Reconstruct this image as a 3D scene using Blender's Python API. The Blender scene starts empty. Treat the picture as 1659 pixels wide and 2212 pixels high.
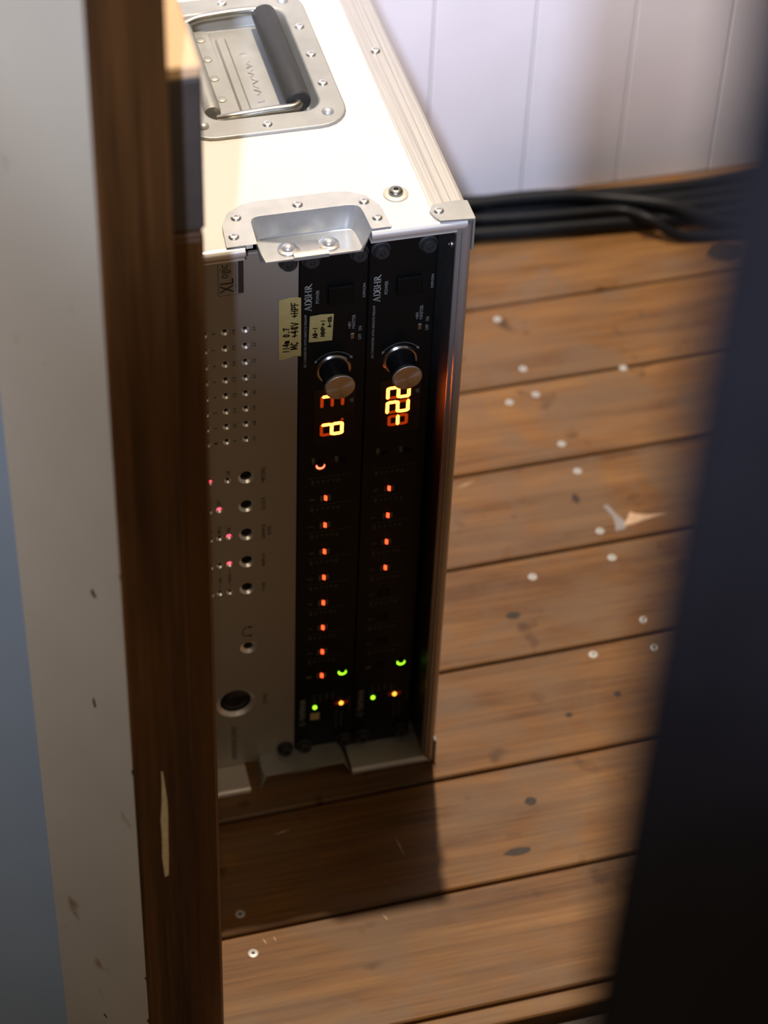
import bpy, bmesh, math, random
from mathutils import Vector, Matrix
random.seed(4)
S = bpy.context.scene
COL = S.collection
PI = math.pi
# ------------------------------------------------------------------ camera
cd = bpy.data.cameras.new('camera')
cam = bpy.data.objects.new('camera', cd); COL.objects.link(cam)
cam.location = (-.26307, -1.11403, 1.38182)
cam.matrix_world = Matrix.Translation(cam.location) @ (Matrix.Rotation(-.28344, 4, 'Z') @ Matrix.Rotation(PI/2 - .77212, 4, 'X') @ Matrix.Rotation(.04611, 4, 'Z'))
cd.sensor_fit = 'VERTICAL'; cd.sensor_height = 17.3; cd.sensor_width = 13.0
cd.lens = 5084.56/2212*17.3
cd.clip_start = .01; cd.clip_end = 50
cd.dof.use_dof = True; cd.dof.focus_distance = 1.46; cd.dof.aperture_fstop = cd.lens/11.5
S.camera = cam
# ------------------------------------------------------------------ world, lights, exposure
wd = bpy.data.worlds.new('world'); S.world = wd; wd.use_nodes = True
bg = wd.node_tree.nodes['Background']; bg.inputs[0].default_value = (1.0, .80, .58, 1); bg.inputs[1].default_value = .10
def spot(name, loc, target, power, color, angle, blend, radius):
    l = bpy.data.lights.new(name, 'SPOT'); l.energy = power; l.color = color; l.spot_size = math.radians(angle); l.spot_blend = blend; l.shadow_soft_size = radius
    o = bpy.data.objects.new(name, l); COL.objects.link(o); o.location = loc
    o.rotation_euler = (Vector(target)-Vector(loc)).to_track_quat('-Z', 'Y').to_euler(); return o
spot('ceiling_spot', (.2, .452, 2.42), (.12, .0, 0), 190, (1, .84, .65), 95, .5, .018)
spot('wall_fill_spot', (-1.5, -.8, 2.2), (.10, .65, .26), 460, (.87, .86, 1.0), 30, .8, .4)  # added fill that brightens the back wall, no visible source
spot('cool_spot', (-.57, -1.985, 2.05), (.37, .66, .50), 290, (.62, .72, 1.0), 22, .6, .02)
hl = bpy.data.lights.new('front_fill', 'POINT'); hl.energy = 36; hl.color = (1, .76, .50); hl.shadow_soft_size = .10  # added warm fill behind the camera for the panels and hole rims
ho = bpy.data.objects.new('front_fill', hl); COL.objects.link(ho); ho.location = (-.42, -2.2, 2.1)
S.view_settings.view_transform = 'Standard'; S.view_settings.look = 'None'; S.view_settings.gamma = 1; S.view_settings.exposure = 0
S.view_settings.use_curve_mapping = False
# ------------------------------------------------------------------ helpers
def wl(o):
    v = Vector((0, 0, 0))
    while o: v += o.location; o = o.parent
    return v
def build(name, bm, m, parent=None, smooth=False, base=None):
    me = bpy.data.meshes.new(name)
    off = wl(parent) if parent else (Vector(base) if base else Vector((0, 0, 0)))
    bmesh.ops.translate(bm, verts=bm.verts, vec=-off)
    bmesh.ops.recalc_face_normals(bm, faces=bm.faces)
    bm.to_mesh(me); bm.free()
    for mm in (m if isinstance(m, (list, tuple)) else [m]): me.materials.append(mm)
    if smooth:
        for p in me.polygons: p.use_smooth = True
        try: me.set_sharp_from_angle(angle=math.radians(40))
        except Exception: pass
    o = bpy.data.objects.new(name, me); COL.objects.link(o)
    if parent: o.parent = parent
    else: o.location = off
    return o
def inst(name, me, loc, parent, rot=(0, 0, 0), scale=None):
    o = bpy.data.objects.new(name, me); COL.objects.link(o); o.parent = parent
    o.location = Vector(loc)-wl(parent); o.rotation_euler = rot
    if scale: o.scale = scale
    return o
def tag(o, label=None, cat=None, group=None, kind=None):
    for k, v in (('label', label), ('category', cat), ('group', group), ('kind', kind)):
        if v: o[k] = v
    return o
def thing(name, loc, label=None, cat=None, group=None, kind=None):
    o = bpy.data.objects.new(name, None); COL.objects.link(o); o.location = loc; o.empty_display_size = .05
    return tag(o, label, cat, group, kind)
def box(bm, x0, x1, y0, y1, z0, z1, bev=0, seg=1):
    vs = [bm.verts.new((x, y, z)) for x in (x0, x1) for y in (y0, y1) for z in (z0, z1)]
    fs = [bm.faces.new([vs[i] for i in q]) for q in ((0, 1, 3, 2), (4, 6, 7, 5), (0, 4, 5, 1), (2, 3, 7, 6), (0, 2, 6, 4), (1, 5, 7, 3))]
    if bev:
        es = list({e for f in fs for e in f.edges})
        bmesh.ops.bevel(bm, geom=es, offset=bev, segments=seg, affect='EDGES', profile=.5)
    return bm
def prism(bm, pts, f0, f1):
    """closed prism between two mappings of the same 2-D outline"""
    a = [bm.verts.new(f0(*p)) for p in pts]; b = [bm.verts.new(f1(*p)) for p in pts]
    bm.faces.new(a); bm.faces.new(b[::-1]); n = len(pts)
    for i in range(n): bm.faces.new((a[i], a[(i+1) % n], b[(i+1) % n], b[i]))
    return bm
def lathe(bm, prof, seg=24, M=Matrix()):
    rings = []
    for r, z in prof:
        if r < 1e-7: rings.append([bm.verts.new(M @ Vector((0, 0, z)))])
        else: rings.append([bm.verts.new(M @ Vector((r*math.cos(2*PI*i/seg), r*math.sin(2*PI*i/seg), z))) for i in range(seg)])
    for a, b in zip(rings, rings[1:]):
        for i in range(seg):
            q = [a[i % len(a)], a[(i+1) % len(a)], b[(i+1) % len(b)], b[i % len(b)]]
            q = list(dict.fromkeys(q))
            if len(q) > 2: bm.faces.new(q)
    return bm
def close_lathe(bm, prof, seg=24, M=Matrix()):
    """lathe with flat caps at both ends"""
    p = list(prof)
    if p[0][0] > 1e-7: p = [(0, p[0][1])]+p
    if p[-1][0] > 1e-7: p = p+[(0, p[-1][1])]
    return lathe(bm, p, seg, M)
def tube(bm, pts, r, seg=12, cap=True):
    pts = [Vector(p) for p in pts]; n = len(pts); rings = []; up = None
    for i, p in enumerate(pts):
        t = (pts[min(i+1, n-1)]-pts[max(i-1, 0)]).normalized()
        if up is None: up = t.orthogonal().normalized()
        up = (up-t*up.dot(t)).normalized(); s = t.cross(up)
        rr = r[i] if isinstance(r, (list, tuple)) else r
        rings.append([bm.verts.new(p+rr*(math.cos(2*PI*k/seg)*up+math.sin(2*PI*k/seg)*s)) for k in range(seg)])
    for a, b in zip(rings, rings[1:]):
        for k in range(seg): bm.faces.new((a[k], a[(k+1) % seg], b[(k+1) % seg], b[k]))
    if cap: bm.faces.new(rings[0][::-1]); bm.faces.new(rings[-1])
    return bm
def smooth_path(ctrl, n=10):
    P = [Vector(c) for c in ctrl]; P = [2*P[0]-P[1]]+P+[2*P[-1]-P[-2]]; out = []
    for i in range(1, len(P)-2):
        for k in range(n):
            t = k/n; a, b, c, d = P[i-1:i+3]
            out.append(.5*((2*b)+(c-a)*t+(2*a-5*b+4*c-d)*t*t+(3*b-a-3*c+d)*t**3))
    return out+[P[-2]]
def rrect(x0, x1, y0, y1, r, n=6):
    o = []
    rs = r if isinstance(r, (list, tuple)) else [r]*4
    for (cx, cy, a0), q in zip(((x1, y1, 0), (x0, y1, 90), (x0, y0, 180), (x1, y0, 270)), rs):
        sx = -1 if cx == x1 else 1; sy = -1 if cy == y1 else 1
        if q < 1e-6: o.append((cx, cy)); continue
        for k in range(n+1):
            a = math.radians(a0+90*k/n); o.append((cx+sx*q+q*math.cos(a), cy+sy*q+q*math.sin(a)))
    return o
ROT_FRONT = Matrix.Rotation(PI/2, 4, 'X')      # lathe axis +Z -> world -Y (out of the panels)
def front(x, y, z): return Matrix.Translation((x, y, z)) @ ROT_FRONT
# ------------------------------------------------------------------ materials
def srgb(r, g, b):
    f = lambda c: (c/255/12.92) if c/255 <= .04045 else ((c/255+.055)/1.055)**2.4
    return (f(r), f(g), f(b))
def new_mat(name):
    m = bpy.data.materials.new(name); m.use_nodes = True; nt = m.node_tree
    return m, nt, nt.nodes['Principled BSDF'], nt.nodes, nt.links
def node(nt, t, **kw):
    n = nt.nodes.new(t)
    for k, v in kw.items():
        if k in n.inputs: n.inputs[k].default_value = v
        else: setattr(n, k, v)
    return n
def ramp(nt, stops):
    r = nt.nodes.new('ShaderNodeValToRGB'); e = r.color_ramp.elements
    while len(e) < len(stops): e.new(.5)
    for i, (p, c) in enumerate(stops): e[i].position = p; e[i].color = (*c, 1)
    return r
def simple(name, col, rough=.5, metal=0, var=.08, scale=60, bump=0, bscale=400, coat=0, stretch=None, spec=None):
    m, nt, b, N, L = new_mat(name)
    tc = node(nt, 'ShaderNodeTexCoord'); mp = node(nt, 'ShaderNodeMapping'); L.new(tc.outputs['Object'], mp.inputs[0])
    if stretch: mp.inputs['Scale'].default_value = stretch
    nz = node(nt, 'ShaderNodeTexNoise', Scale=scale, Detail=5.0, Roughness=.6); L.new(mp.outputs[0], nz.inputs['Vector'])
    c0 = tuple(max(0, c*(1-var)) for c in col); c1 = tuple(min(1, c*(1+var)) for c in col)
    r = ramp(nt, [(.3, c0), (.7, c1)]); L.new(nz.outputs['Fac'], r.inputs[0]); L.new(r.outputs[0], b.inputs['Base Color'])
    rr = node(nt, 'ShaderNodeMapRange'); rr.inputs['To Min'].default_value = max(.02, rough-.06); rr.inputs['To Max'].default_value = min(1, rough+.06)
    L.new(nz.outputs['Fac'], rr.inputs[0]); L.new(rr.outputs[0], b.inputs['Roughness'])
    b.inputs['Metallic'].default_value = metal; b.inputs['Coat Weight'].default_value = coat
    if spec is not None: b.inputs['Specular IOR Level'].default_value = spec
    if bump:
        n2 = node(nt, 'ShaderNodeTexNoise', Scale=bscale, Detail=3.0); L.new(mp.outputs[0], n2.inputs['Vector'])
        bp = node(nt, 'ShaderNodeBump', Strength=bump, Distance=.001); L.new(n2.outputs['Fac'], bp.inputs['Height']); L.new(bp.outputs[0], b.inputs['Normal'])
    return m
def glow(name, col, strength):
    m, nt, b, N, L = new_mat(name)
    tc = node(nt, 'ShaderNodeTexCoord'); nz = node(nt, 'ShaderNodeTexNoise', Scale=900.0); L.new(tc.outputs['Object'], nz.inputs['Vector'])
    r = ramp(nt, [(.2, tuple(c*.85 for c in col)), (.8, col)]); L.new(nz.outputs['Fac'], r.inputs[0])
    b.inputs['Base Color'].default_value = (*[c*.3 for c in col], 1); b.inputs['Roughness'].default_value = .3
    L.new(r.outputs[0], b.inputs['Emission Color']); b.inputs['Emission Strength'].default_value = strength
    return m
def wood(name, dark, mid, light, rough=.45, grey=None, axis='X', scale=1.0, coat=.15):
    m, nt, b, N, L = new_mat(name)
    tc = node(nt, 'ShaderNodeTexCoord'); oi = node(nt, 'ShaderNodeObjectInfo')
    add = node(nt, 'ShaderNodeVectorMath', operation='ADD'); L.new(tc.outputs['Object'], add.inputs[0])
    cmb = node(nt, 'ShaderNodeCombineXYZ'); mul = node(nt, 'ShaderNodeMath', operation='MULTIPLY'); mul.inputs[1].default_value = 37.0
    L.new(oi.outputs['Random'], mul.inputs[0])
    for i in range(3): L.new(mul.outputs[0], cmb.inputs[i])
    L.new(cmb.outputs[0], add.inputs[1])
    mp = node(nt, 'ShaderNodeMapping'); L.new(add.outputs[0], mp.inputs[0])
    sc = {'X': (2.2, 26, 26), 'Z': (26, 26, 2.2)}[axis]; mp.inputs['Scale'].default_value = tuple(s*scale for s in sc)
    n1 = node(nt, 'ShaderNodeTexNoise', Scale=1.6, Detail=4.0, Roughness=.55, Distortion=.6); L.new(mp.outputs[0], n1.inputs['Vector'])
    mp2 = node(nt, 'ShaderNodeMapping'); L.new(add.outputs[0], mp2.inputs[0]); mp2.inputs['Scale'].default_value = tuple(s*scale*f for s, f in zip(sc, {'X': (3, 9, 9), 'Z': (9, 9, 3)}[axis]))
    n2 = node(nt, 'ShaderNodeTexNoise', Scale=1.4, Detail=5.0, Roughness=.65); L.new(mp2.outputs[0], n2.inputs['Vector'])
    mx = node(nt, 'ShaderNodeMix', data_type='FLOAT'); mx.inputs[0].default_value = .42
    L.new(n1.outputs['Fac'], mx.inputs[2]); L.new(n2.outputs['Fac'], mx.inputs[3])
    r = ramp(nt, [(.37, dark), (.5, mid), (.63, light)]); L.new(mx.outputs[0], r.inputs[0])
    out = r.outputs[0]
    # board to board tone
    hs = node(nt, 'ShaderNodeHueSaturation'); L.new(out, hs.inputs['Color'])
    mr = node(nt, 'ShaderNodeMapRange'); mr.inputs['To Min'].default_value = .88; mr.inputs['To Max'].default_value = 1.1
    L.new(oi.outputs['Random'], mr.inputs[0]); L.new(mr.outputs[0], hs.inputs['Value']); out = hs.outputs[0]
    if grey:
        n3 = node(nt, 'ShaderNodeTexNoise', Scale=13.0, Detail=5.0, Roughness=.6, Distortion=.8); L.new(add.outputs[0], n3.inputs['Vector'])
        r3 = ramp(nt, [(.42, (0, 0, 0)), (.63, (.66, .66, .66))]); L.new(n3.outputs['Fac'], r3.inputs[0])
        m3 = node(nt, 'ShaderNodeMix', data_type='RGBA'); L.new(r3.outputs[0], m3.inputs[0]); L.new(out, m3.inputs[6]); m3.inputs[7].default_value = (*grey, 1); out = m3.outputs[2]
        vo = node(nt, 'ShaderNodeTexNoise', Scale=30.0, Detail=2.0); L.new(add.outputs[0], vo.inputs['Vector'])
        r4 = ramp(nt, [(.66, (0, 0, 0)), (.76, (.75, .75, .75))]); L.new(vo.outputs['Fac'], r4.inputs[0])
        m4 = node(nt, 'ShaderNodeMix', data_type='RGBA'); L.new(r4.outputs[0], m4.inputs[0]); L.new(out, m4.inputs[6]); m4.inputs[7].default_value = (*[d*.55 for d in dark], 1); out = m4.outputs[2]
    L.new(out, b.inputs['Base Color'])
    b.inputs['Specular IOR Level'].default_value = .3
    b.inputs['Roughness'].default_value = rough; b.inputs['Coat Weight'].default_value = coat; b.inputs['Coat Roughness'].default_value = .35
    bp = node(nt, 'ShaderNodeBump', Strength=.25, Distance=.001); L.new(mx.outputs[0], bp.inputs['Height']); L.new(bp.outputs[0], b.inputs['Normal'])
    return m
def painted(name, col, dirt, amt=.66, rough=.5, scale=26, grain=None):
    """paint with brown specks and smudges"""
    m, nt, b, N, L = new_mat(name)
    tc = node(nt, 'ShaderNodeTexCoord')
    n1 = node(nt, 'ShaderNodeTexNoise', Scale=scale, Detail=3.0, Roughness=.5); L.new(tc.outputs['Object'], n1.inputs['Vector'])
    r1 = ramp(nt, [(amt, (0, 0, 0)), (amt+.08, (.8, .8, .8))]); L.new(n1.outputs['Fac'], r1.inputs[0])
    n2 = node(nt, 'ShaderNodeTexNoise', Scale=7.0, Detail=4.0); L.new(tc.outputs['Object'], n2.inputs['Vector'])
    r2 = ramp(nt, [(.3, tuple(c*.93 for c in col)), (.7, tuple(min(1, c*1.05) for c in col))]); L.new(n2.outputs['Fac'], r2.inputs[0])
    mx = node(nt, 'ShaderNodeMix', data_type='RGBA'); L.new(r1.outputs[0], mx.inputs[0]); L.new(r2.outputs[0], mx.inputs[6]); mx.inputs[7].default_value = (*dirt, 1)
    L.new(mx.outputs[2], b.inputs['Base Color']); b.inputs['Roughness'].default_value = rough
    if grain:
        mp = node(nt, 'ShaderNodeMapping'); mp.inputs['Scale'].default_value = grain; L.new(tc.outputs['Object'], mp.inputs[0])
        n3 = node(nt, 'ShaderNodeTexNoise', Scale=1.0, Detail=4.0); L.new(mp.outputs[0], n3.inputs['Vector'])
        bp = node(nt, 'ShaderNodeBump', Strength=.3, Distance=.001); L.new(n3.outputs['Fac'], bp.inputs['Height']); L.new(bp.outputs[0], b.inputs['Normal'])
    return m
def brushed(name, col, rough, stretch, aniso=0, radial=False):
    m, nt, b, N, L = new_mat(name)
    tc = node(nt, 'ShaderNodeTexCoord'); mp = node(nt, 'ShaderNodeMapping'); L.new(tc.outputs['Object'], mp.inputs[0]); mp.inputs['Scale'].default_value = stretch
    nz = node(nt, 'ShaderNodeTexNoise', Scale=1.0, Detail=6.0, Roughness=.65); L.new(mp.outputs[0], nz.inputs['Vector'])
    r = ramp(nt, [(.3, tuple(c*.86 for c in col)), (.7, tuple(min(1, c*1.08) for c in col))]); L.new(nz.outputs['Fac'], r.inputs[0]); L.new(r.outputs[0], b.inputs['Base Color'])
    rr = node(nt, 'ShaderNodeMapRange'); rr.inputs['To Min'].default_value = rough-.08; rr.inputs['To Max'].default_value = rough+.1; L.new(nz.outputs['Fac'], rr.inputs[0]); L.new(rr.outputs[0], b.inputs['Roughness'])
    b.inputs['Metallic'].default_value = 1
    if aniso:
        b.inputs['Anisotropic'].default_value = aniso; tg = node(nt, 'ShaderNodeTangent', direction_type='RADIAL', axis='Y'); L.new(tg.outputs[0], b.inputs['Tangent'])
    return m
M = {}
M['floor'] = wood('worn_floor_wood', (.110, .045, .0125), (.212, .097, .028), (.305, .150, .048), .5, (.19, .122, .074), 'X', 1.0, .05)
M['under'] = simple('dark_subfloor', (.018, .011, .006), .9)
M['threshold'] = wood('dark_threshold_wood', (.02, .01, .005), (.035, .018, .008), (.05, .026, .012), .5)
M['wall'] = painted('white_painted_boards', (.80, .765, .775), (.55, .48, .42), .78, .55, 9, (60, 60, 3))
M['doorpaint'] = painted('cream_door_paint', (.43, .385, .30), (.19, .10, .035), .665, .5, 24)
M['doorpanel'] = painted('blue_grey_door_panel', (.25, .33, .42), (.2, .2, .15), .75, .5, 12)
M['dooredge'] = wood('brown_door_edge', (.018, .007, .002), (.062, .025, .006), (.115, .050, .014), .5, None, 'Z', .7, .06)
M['cabinet'] = wood('dark_brown_cabinet_wood', (.04, .015, .003), (.068, .027, .006), (.095, .04, .010), .4, None, 'Z', .8, .2)
M['scrape'] = simple('cream_scraped_paint', (.62, .55, .36), .6, 0, .15, 200)
M['beige'] = simple('beige_board', (.62, .42, .24), .6, 0, .05, 30)
M['darkboard'] = simple('charcoal_board', (.050, .040, .034), .6, 0, .2, 40)
M['navy'] = simple('dark_navy_cloth', (.0085, .0078, .0098), .95, 0, .25, 120, .3, 900, spec=.08)
M['white'] = simple('cream_white_laminate', (.73, .67, .60), .42, 0, .02, 30, .12, 900)
M['alu'] = brushed('brushed_aluminium', (.72, .69, .62), .36, (900, 6, 900))
M['alux'] = simple('satin_aluminium_rim', (.84, .79, .73), .40, .55, .04, 1.0, stretch=(6, 900, 900))
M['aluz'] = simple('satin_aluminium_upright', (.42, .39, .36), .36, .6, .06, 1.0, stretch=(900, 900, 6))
M['steel'] = simple('galvanised_steel', (.385, .385, .36), .50, .55, .08, 50, .08, 500)
M['steel2'] = simple('zinc_steel_dish', (.55, .55, .53), .38, .6, .08, 60, .05, 500)
M['rivet'] = simple('aluminium_rivet', (.88, .86, .82), .3, 1, .04, 300)
M['bolt'] = simple('dull_steel_bolt', (.35, .34, .31), .35, 1, .15, 400)
M['rod'] = simple('dark_steel_rod', (.42, .40, .36), .32, 1, .12, 120)
M['rubber'] = simple('black_rubber', (.022, .022, .021), .55, 0, .25, 200)
M['inner'] = simple('dark_satin_inner_wall', (.07, .066, .06), .5, .5, .15, 200)
M['black'] = simple('black_panel_paint', (.0045, .0055, .0055), .42, 0, .12, 500, spec=.2)
M['blackgloss'] = simple('black_gloss_plastic', (.010, .011, .012), .22, 0, .1, 300)
M['button'] = simple('black_button', (.004, .004, .004), .5, 0, .1, 300, spec=.15)
M['window'] = simple('dark_display_window', (.010, .003, .002), .18, 0, .1, 200)
M['silver'] = simple('silver_grey_panel_paint', (.30, .27, .225), .45, .2, .03, 900)
M['sink'] = simple('bare_metal_countersink', (.95, .94, .93), .36, .75, .03, 600)
M['chrome'] = simple('polished_ring', (.75, .72, .68), .22, 1, .03, 300)
M['cap'] = brushed('turned_metal_cap', (.62, .59, .56), .34, (300, 300, 300), .8)
M['print'] = simple('grey_white_print', (.30, .31, .30), .6, 0, .08, 900)
M['dimprint'] = simple('dim_grey_print', (.10, .10, .09), .6, 0, .08, 900)
M['dark'] = simple('dark_print', (.024, .020, .014), .6, 0, .08, 900)
M['sticker'] = simple('grey_sticker', (.29, .27, .24), .45, .2, .04, 500)
M['tape'] = simple('yellowed_masking_tape', (.50, .42, .16), .6, 0, .10, 120, .15, 900)
M['ink'] = simple('brown_black_ink', (.035, .022, .006), .6, 0, .1, 400)
M['cable'] = simple('black_cable_sheath', (.0055, .0062, .0078), .42, 0, .2, 80, spec=.22)
M['seg_on'] = glow('lit_display_segment', (1, .15, .014), 24.0)
M['seg_off'] = glow('unlit_segment_spill_glow', (1, .075, .004), .38)  # unlit segments; faint emission stands for light scattered from lit ones
M['led_red'] = glow('lit_red_led', (1, .055, .10), 4.0)
M['led_orange'] = glow('lit_orange_red_led', (1, .085, .022), 3.4)
M['led_amber'] = glow('lit_amber_led', (1, .33, .03), 4.5)
M['led_green'] = glow('lit_green_led', (.36, 1, .02), 3.0)
M['led_u'] = glow('lit_red_button_gap', (1, .10, .045), 6.0)
M['led_dim'] = glow('faint_red_led', (1, .04, .01), .05)
# ------------------------------------------------------------------ shared small meshes
def mesh_of(bm, m, smooth=True):
    me = bpy.data.meshes.new('piece'); bmesh.ops.recalc_face_normals(bm, faces=bm.faces); bm.to_mesh(me); bm.free(); me.materials.append(m)
    if smooth:
        for p in me.polygons: p.use_smooth = True
        try: me.set_sharp_from_angle(angle=math.radians(50))
        except Exception: pass
    return me
RIVET = mesh_of(lathe(bmesh.new(), [(.0034, 0), (.0034, .0004), (.0028, .0011), (.0018, .0015), (.0012, .0015), (.0009, .0004), (0, .0003)], 20), M['rivet'])
DOME = mesh_of(lathe(bmesh.new(), [(.0040, 0), (.0039, .0008), (.0030, .0020), (.0016, .0027), (0, .0029)], 20), M['steel2'])
FLATRIV = mesh_of(lathe(bmesh.new(), [(.0033, 0), (.0031, .0006), (.0018, .0010), (0, .0011)], 18), M['steel'])
def screw_mesh(m, r=.0045, h=.0022, cross=True):
    bm = lathe(bmesh.new(), [(r, 0), (r, h*.5), (r*.8, h*.9), (r*.35, h), (r*.3, h*.35), (0, h*.3)], 18)
    return mesh_of(bm, m)
FSCREW = mesh_of(lathe(bmesh.new(), [(.0046, 0), (.0043, .0006), (.0016, .0008), (.0013, .0002), (0, .0002)], 16), simple('pale_zinc_screw', (.62, .62, .60), .4, .3, .05, 300))
# ================================================================== SETTING
BY = .0189
def fy(y0, x): return y0+(x-.2)*math.tan(BY)
fl = build('floor', box(bmesh.new(), -1.3, 1.9, -1.9, .70, -.06, -.022), M['under'], None); tag(fl, kind='structure')
edges = [.697, .593, .489, .380, .277, .171, .065, -.039, -.140, -.240, -.2575]
boards = []
def board(hi, lo, gap=.0028, m=None, x0=-1.25, x1=1.85, z=0):
    bm = bmesh.new(); a = [(x0, fy(lo, x0)+gap/2), (x1, fy(lo, x1)+gap/2), (x1, fy(hi, x1)-gap/2), (x0, fy(hi, x0)-gap/2)]
    prism(bm, a, lambda u, v: (u, v, z-.0215), lambda u, v: (u, v, z))
    es = [e for e in bm.edges if all(abs(v.co.z-z) < 1e-6 for v in e.verts)]
    bmesh.ops.bevel(bm, geom=es, offset=.0012, segments=1, affect='EDGES')
    o = build('floor_board', bm, m or M['floor'], fl); boards.append((hi, lo, o)); return o
for hi, lo in zip(edges, edges[1:]): board(hi, lo)
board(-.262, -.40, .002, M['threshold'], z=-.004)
e = -.402
while e > -1.85: board(e, e-.104); e -= .104
def on_board(x, y):
    for hi, lo, o in boards:
        if fy(lo, x) <= y <= fy(hi, x): return o
    return fl
for x, y in [(-.067, -.163), (-.069, -.128), (.306, .297), (.309, .261), (.234, .148), (.305, .155), (.308, .082), (.305, .187), (.307, .051), (.256, .055), (.299, .472), (.391, .382), (.302, .40), (.303, .364), (.277, .359), (.55, .42), (.56, .36), (-.07, -.03), (.307, -.02), (.305, -.06), (.306, -.165), (-.07, .04)]:
    inst('screw', FSCREW, (x, y, -.0002), on_board(x, y), (0, 0, random.random()*3), (.8, .8, 1))
# pale splinter scars left in the boards
def scar(pts, m, z=.0004, name='wear_mark'):
    cx = sum(p[0] for p in pts)/len(pts); cy = sum(p[1] for p in pts)/len(pts)
    bm = prism(bmesh.new(), pts, lambda u, v: (u, v, -.0005), lambda u, v: (u, v, z)); build(name, bm, m, on_board(cx, cy))
M['scar'] = simple('bare_pale_wood', (.62, .42, .27), .6, 0, .12, 200)
M['scarg'] = simple('grey_filler', (.30, .28, .28), .7, 0, .12, 200)
scar([(.326, .188), (.336, .189), (.352, .1925), (.369, .1945), (.352, .1965), (.341, .200), (.337, .2035), (.332, .196)], M['scar'])
scar([(.318, .184), (.327, .185), (.330, .193), (.325, .203), (.321, .216), (.317, .215), (.321, .201), (.320, .192)], M['scarg'], .0003)
for x, y, dx, dy, w in [(.056, -.084, .003, -.021, .0006), (.03, -.151, .003, -.007, .0005), (-.058, -.152, .002, -.006, .0005), (-.05, -.152, .001, -.005, .0005), (.145, .33, .03, .004, .0007), (.20, .262, .02, .007, .0008), (-.03, -.064, .012, .002, .0006)]:
    l = math.hypot(dx, dy); nx, ny = -dy/l*w, dx/l*w
    scar([(x, y), (x+dx*.5+nx, y+dy*.5+ny), (x+dx, y+dy), (x+dx*.5-nx, y+dy*.5-ny)], M['scar'], .0003, 'scratch')
M['knot'] = simple('dark_knot', (.035, .018, .008), .6, 0, .2, 300)
for x, y, rx, ry in [(.164, -.076, .0045, .004), (.218, -.001, .0028, .0025), (.262, .011, .003, .003), (.141, -.119, .010, .0035), (.206, .11, .006, .004), (.543, .522, .018, .014), (.297, .229, .003, .006), (.05, -.02, .004, .003)]:
    scar([(x+rx*math.cos(a*PI/6)*(1+.15*math.sin(a*2.3)), y+ry*math.sin(a*PI/6)) for a in range(12)], M['knot'], .0002, 'knot')
# back wall of upright painted boards
wb = build('wall_back', box(bmesh.new(), -1.3, 1.9, .664, .72, 0, 2.5), simple('dark_wall_batten', (.22, .2, .2), .8), None); tag(wb, kind='structure')
bw = .098; x = .277-16*bw
while x < 1.85:
    box_bm = box(bmesh.new(), x+.0006, x+bw-.0006, .650, .6645, .001, 2.49, .0008)
    build('wall_board', box_bm, M['wall'], wb); x += bw
DH = .93
# the half-open door whose edge stands in the way on the left
d_c = Vector((-.4666, .8845, 0)); d_w = Vector((.8845, .4666, 0)); D0 = Vector((-.162, -.3125, 0))
door = thing('door_1', (D0.x, D0.y, 0), kind='structure')
def DP(s, t, z): v = D0+d_c*s+d_w*t; return (v.x, v.y, z)     # s along the painted face, t through the thickness
def dbox(bm, s0, s1, t0, t1, z0, z1): return prism(bm, [(s0, t0), (s1, t0), (s1, t1), (s0, t1)], lambda u, v: DP(u, v, z0), lambda u, v: DP(u, v, z1))
build('stile', dbox(bmesh.new(), .0005, .0925, 0, .038, .012, DH), M['doorpaint'], door)
edge_bm = prism(bmesh.new(), [(0, 0), (-.0012, .0010), (-.0030, .0085), (-.0018, .0092), (-.0020, .0385), (0, .0394), (.004, .0394), (.004, .0004)], lambda u, v: DP(u, v, .012), lambda u, v: DP(u, v, DH))
edge = build('door_edge', edge_bm, M['dooredge'], door)
zz = [.300, .318, .335, .352, .366, .38, .392]; ww = [.0012, .0022, .0020, .0024, .0017, .0009, .0003]; cc = [.0168, .0166, .0170, .0172, .0178, .0176, .0172]
pts = [(c-w, z) for z, w, c in zip(zz, ww, cc)]+[(c+w, z) for z, w, c in reversed(list(zip(zz, ww, cc)))]
build('scraped_paint', prism(bmesh.new(), pts, lambda u, v: DP(-.0018, u, v), lambda u, v: DP(-.0026, u, v)), M['scrape'], edge)
P1 = D0+d_c*.0965+d_w*.03; w_l = Vector((-.9921, .1251, 0)); w_n = Vector((.1251, .9921, 0)); w_l = (w_l*.985+w_n*.17).normalized(); w_n = Vector((-w_l.y*-1, -w_l.x, 0)).normalized()
if w_n.y < 0: w_n = -w_n
def WP(a_, b_, z): v = P1+w_l*a_+w_n*b_; return (v.x, v.y, z)
wlft = build('wall_left', prism(bmesh.new(), [(0, 0), (1.1, 0), (1.1, .06), (0, .06)], lambda u, v: WP(u, v, 0), lambda u, v: WP(u, v, DH)), M['doorpanel'], None); tag(wlft, kind='structure')
# paint chips along the painted edge
for z, h, w in [(.115, .010, .003), (.135, .006, .002), (.165, .005, .002), (.09, .012, .0035), (.21, .004, .0015), (.40, .005, .0015), (.55, .004, .001)]:
    build('paint_chip', prism(bmesh.new(), [(.0, z), (w, z+h*.3), (w*.8, z+h*.7), (0, z+h)], lambda u, v: DP(u, .001, v), lambda u, v: DP(u, -.0003, v)), M['dooredge'], door)
for s, z, ds, dz in [(.010, .135, .006, .002), (.031, .105, .010, .006), (.020, .09, .005, .003), (.045, .12, .004, .002), (.03, .43, .003, .006), (.022, .52, .005, .004)]:
    build('dirt_spot', prism(bmesh.new(), [(s, z), (s+ds*.5, z-dz*.4), (s+ds, z+dz*.3), (s+ds*.6, z+dz)], lambda u, v: DP(u, .001, v), lambda u, v: DP(u, -.0002, v)), M['dooredge'], door)
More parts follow.
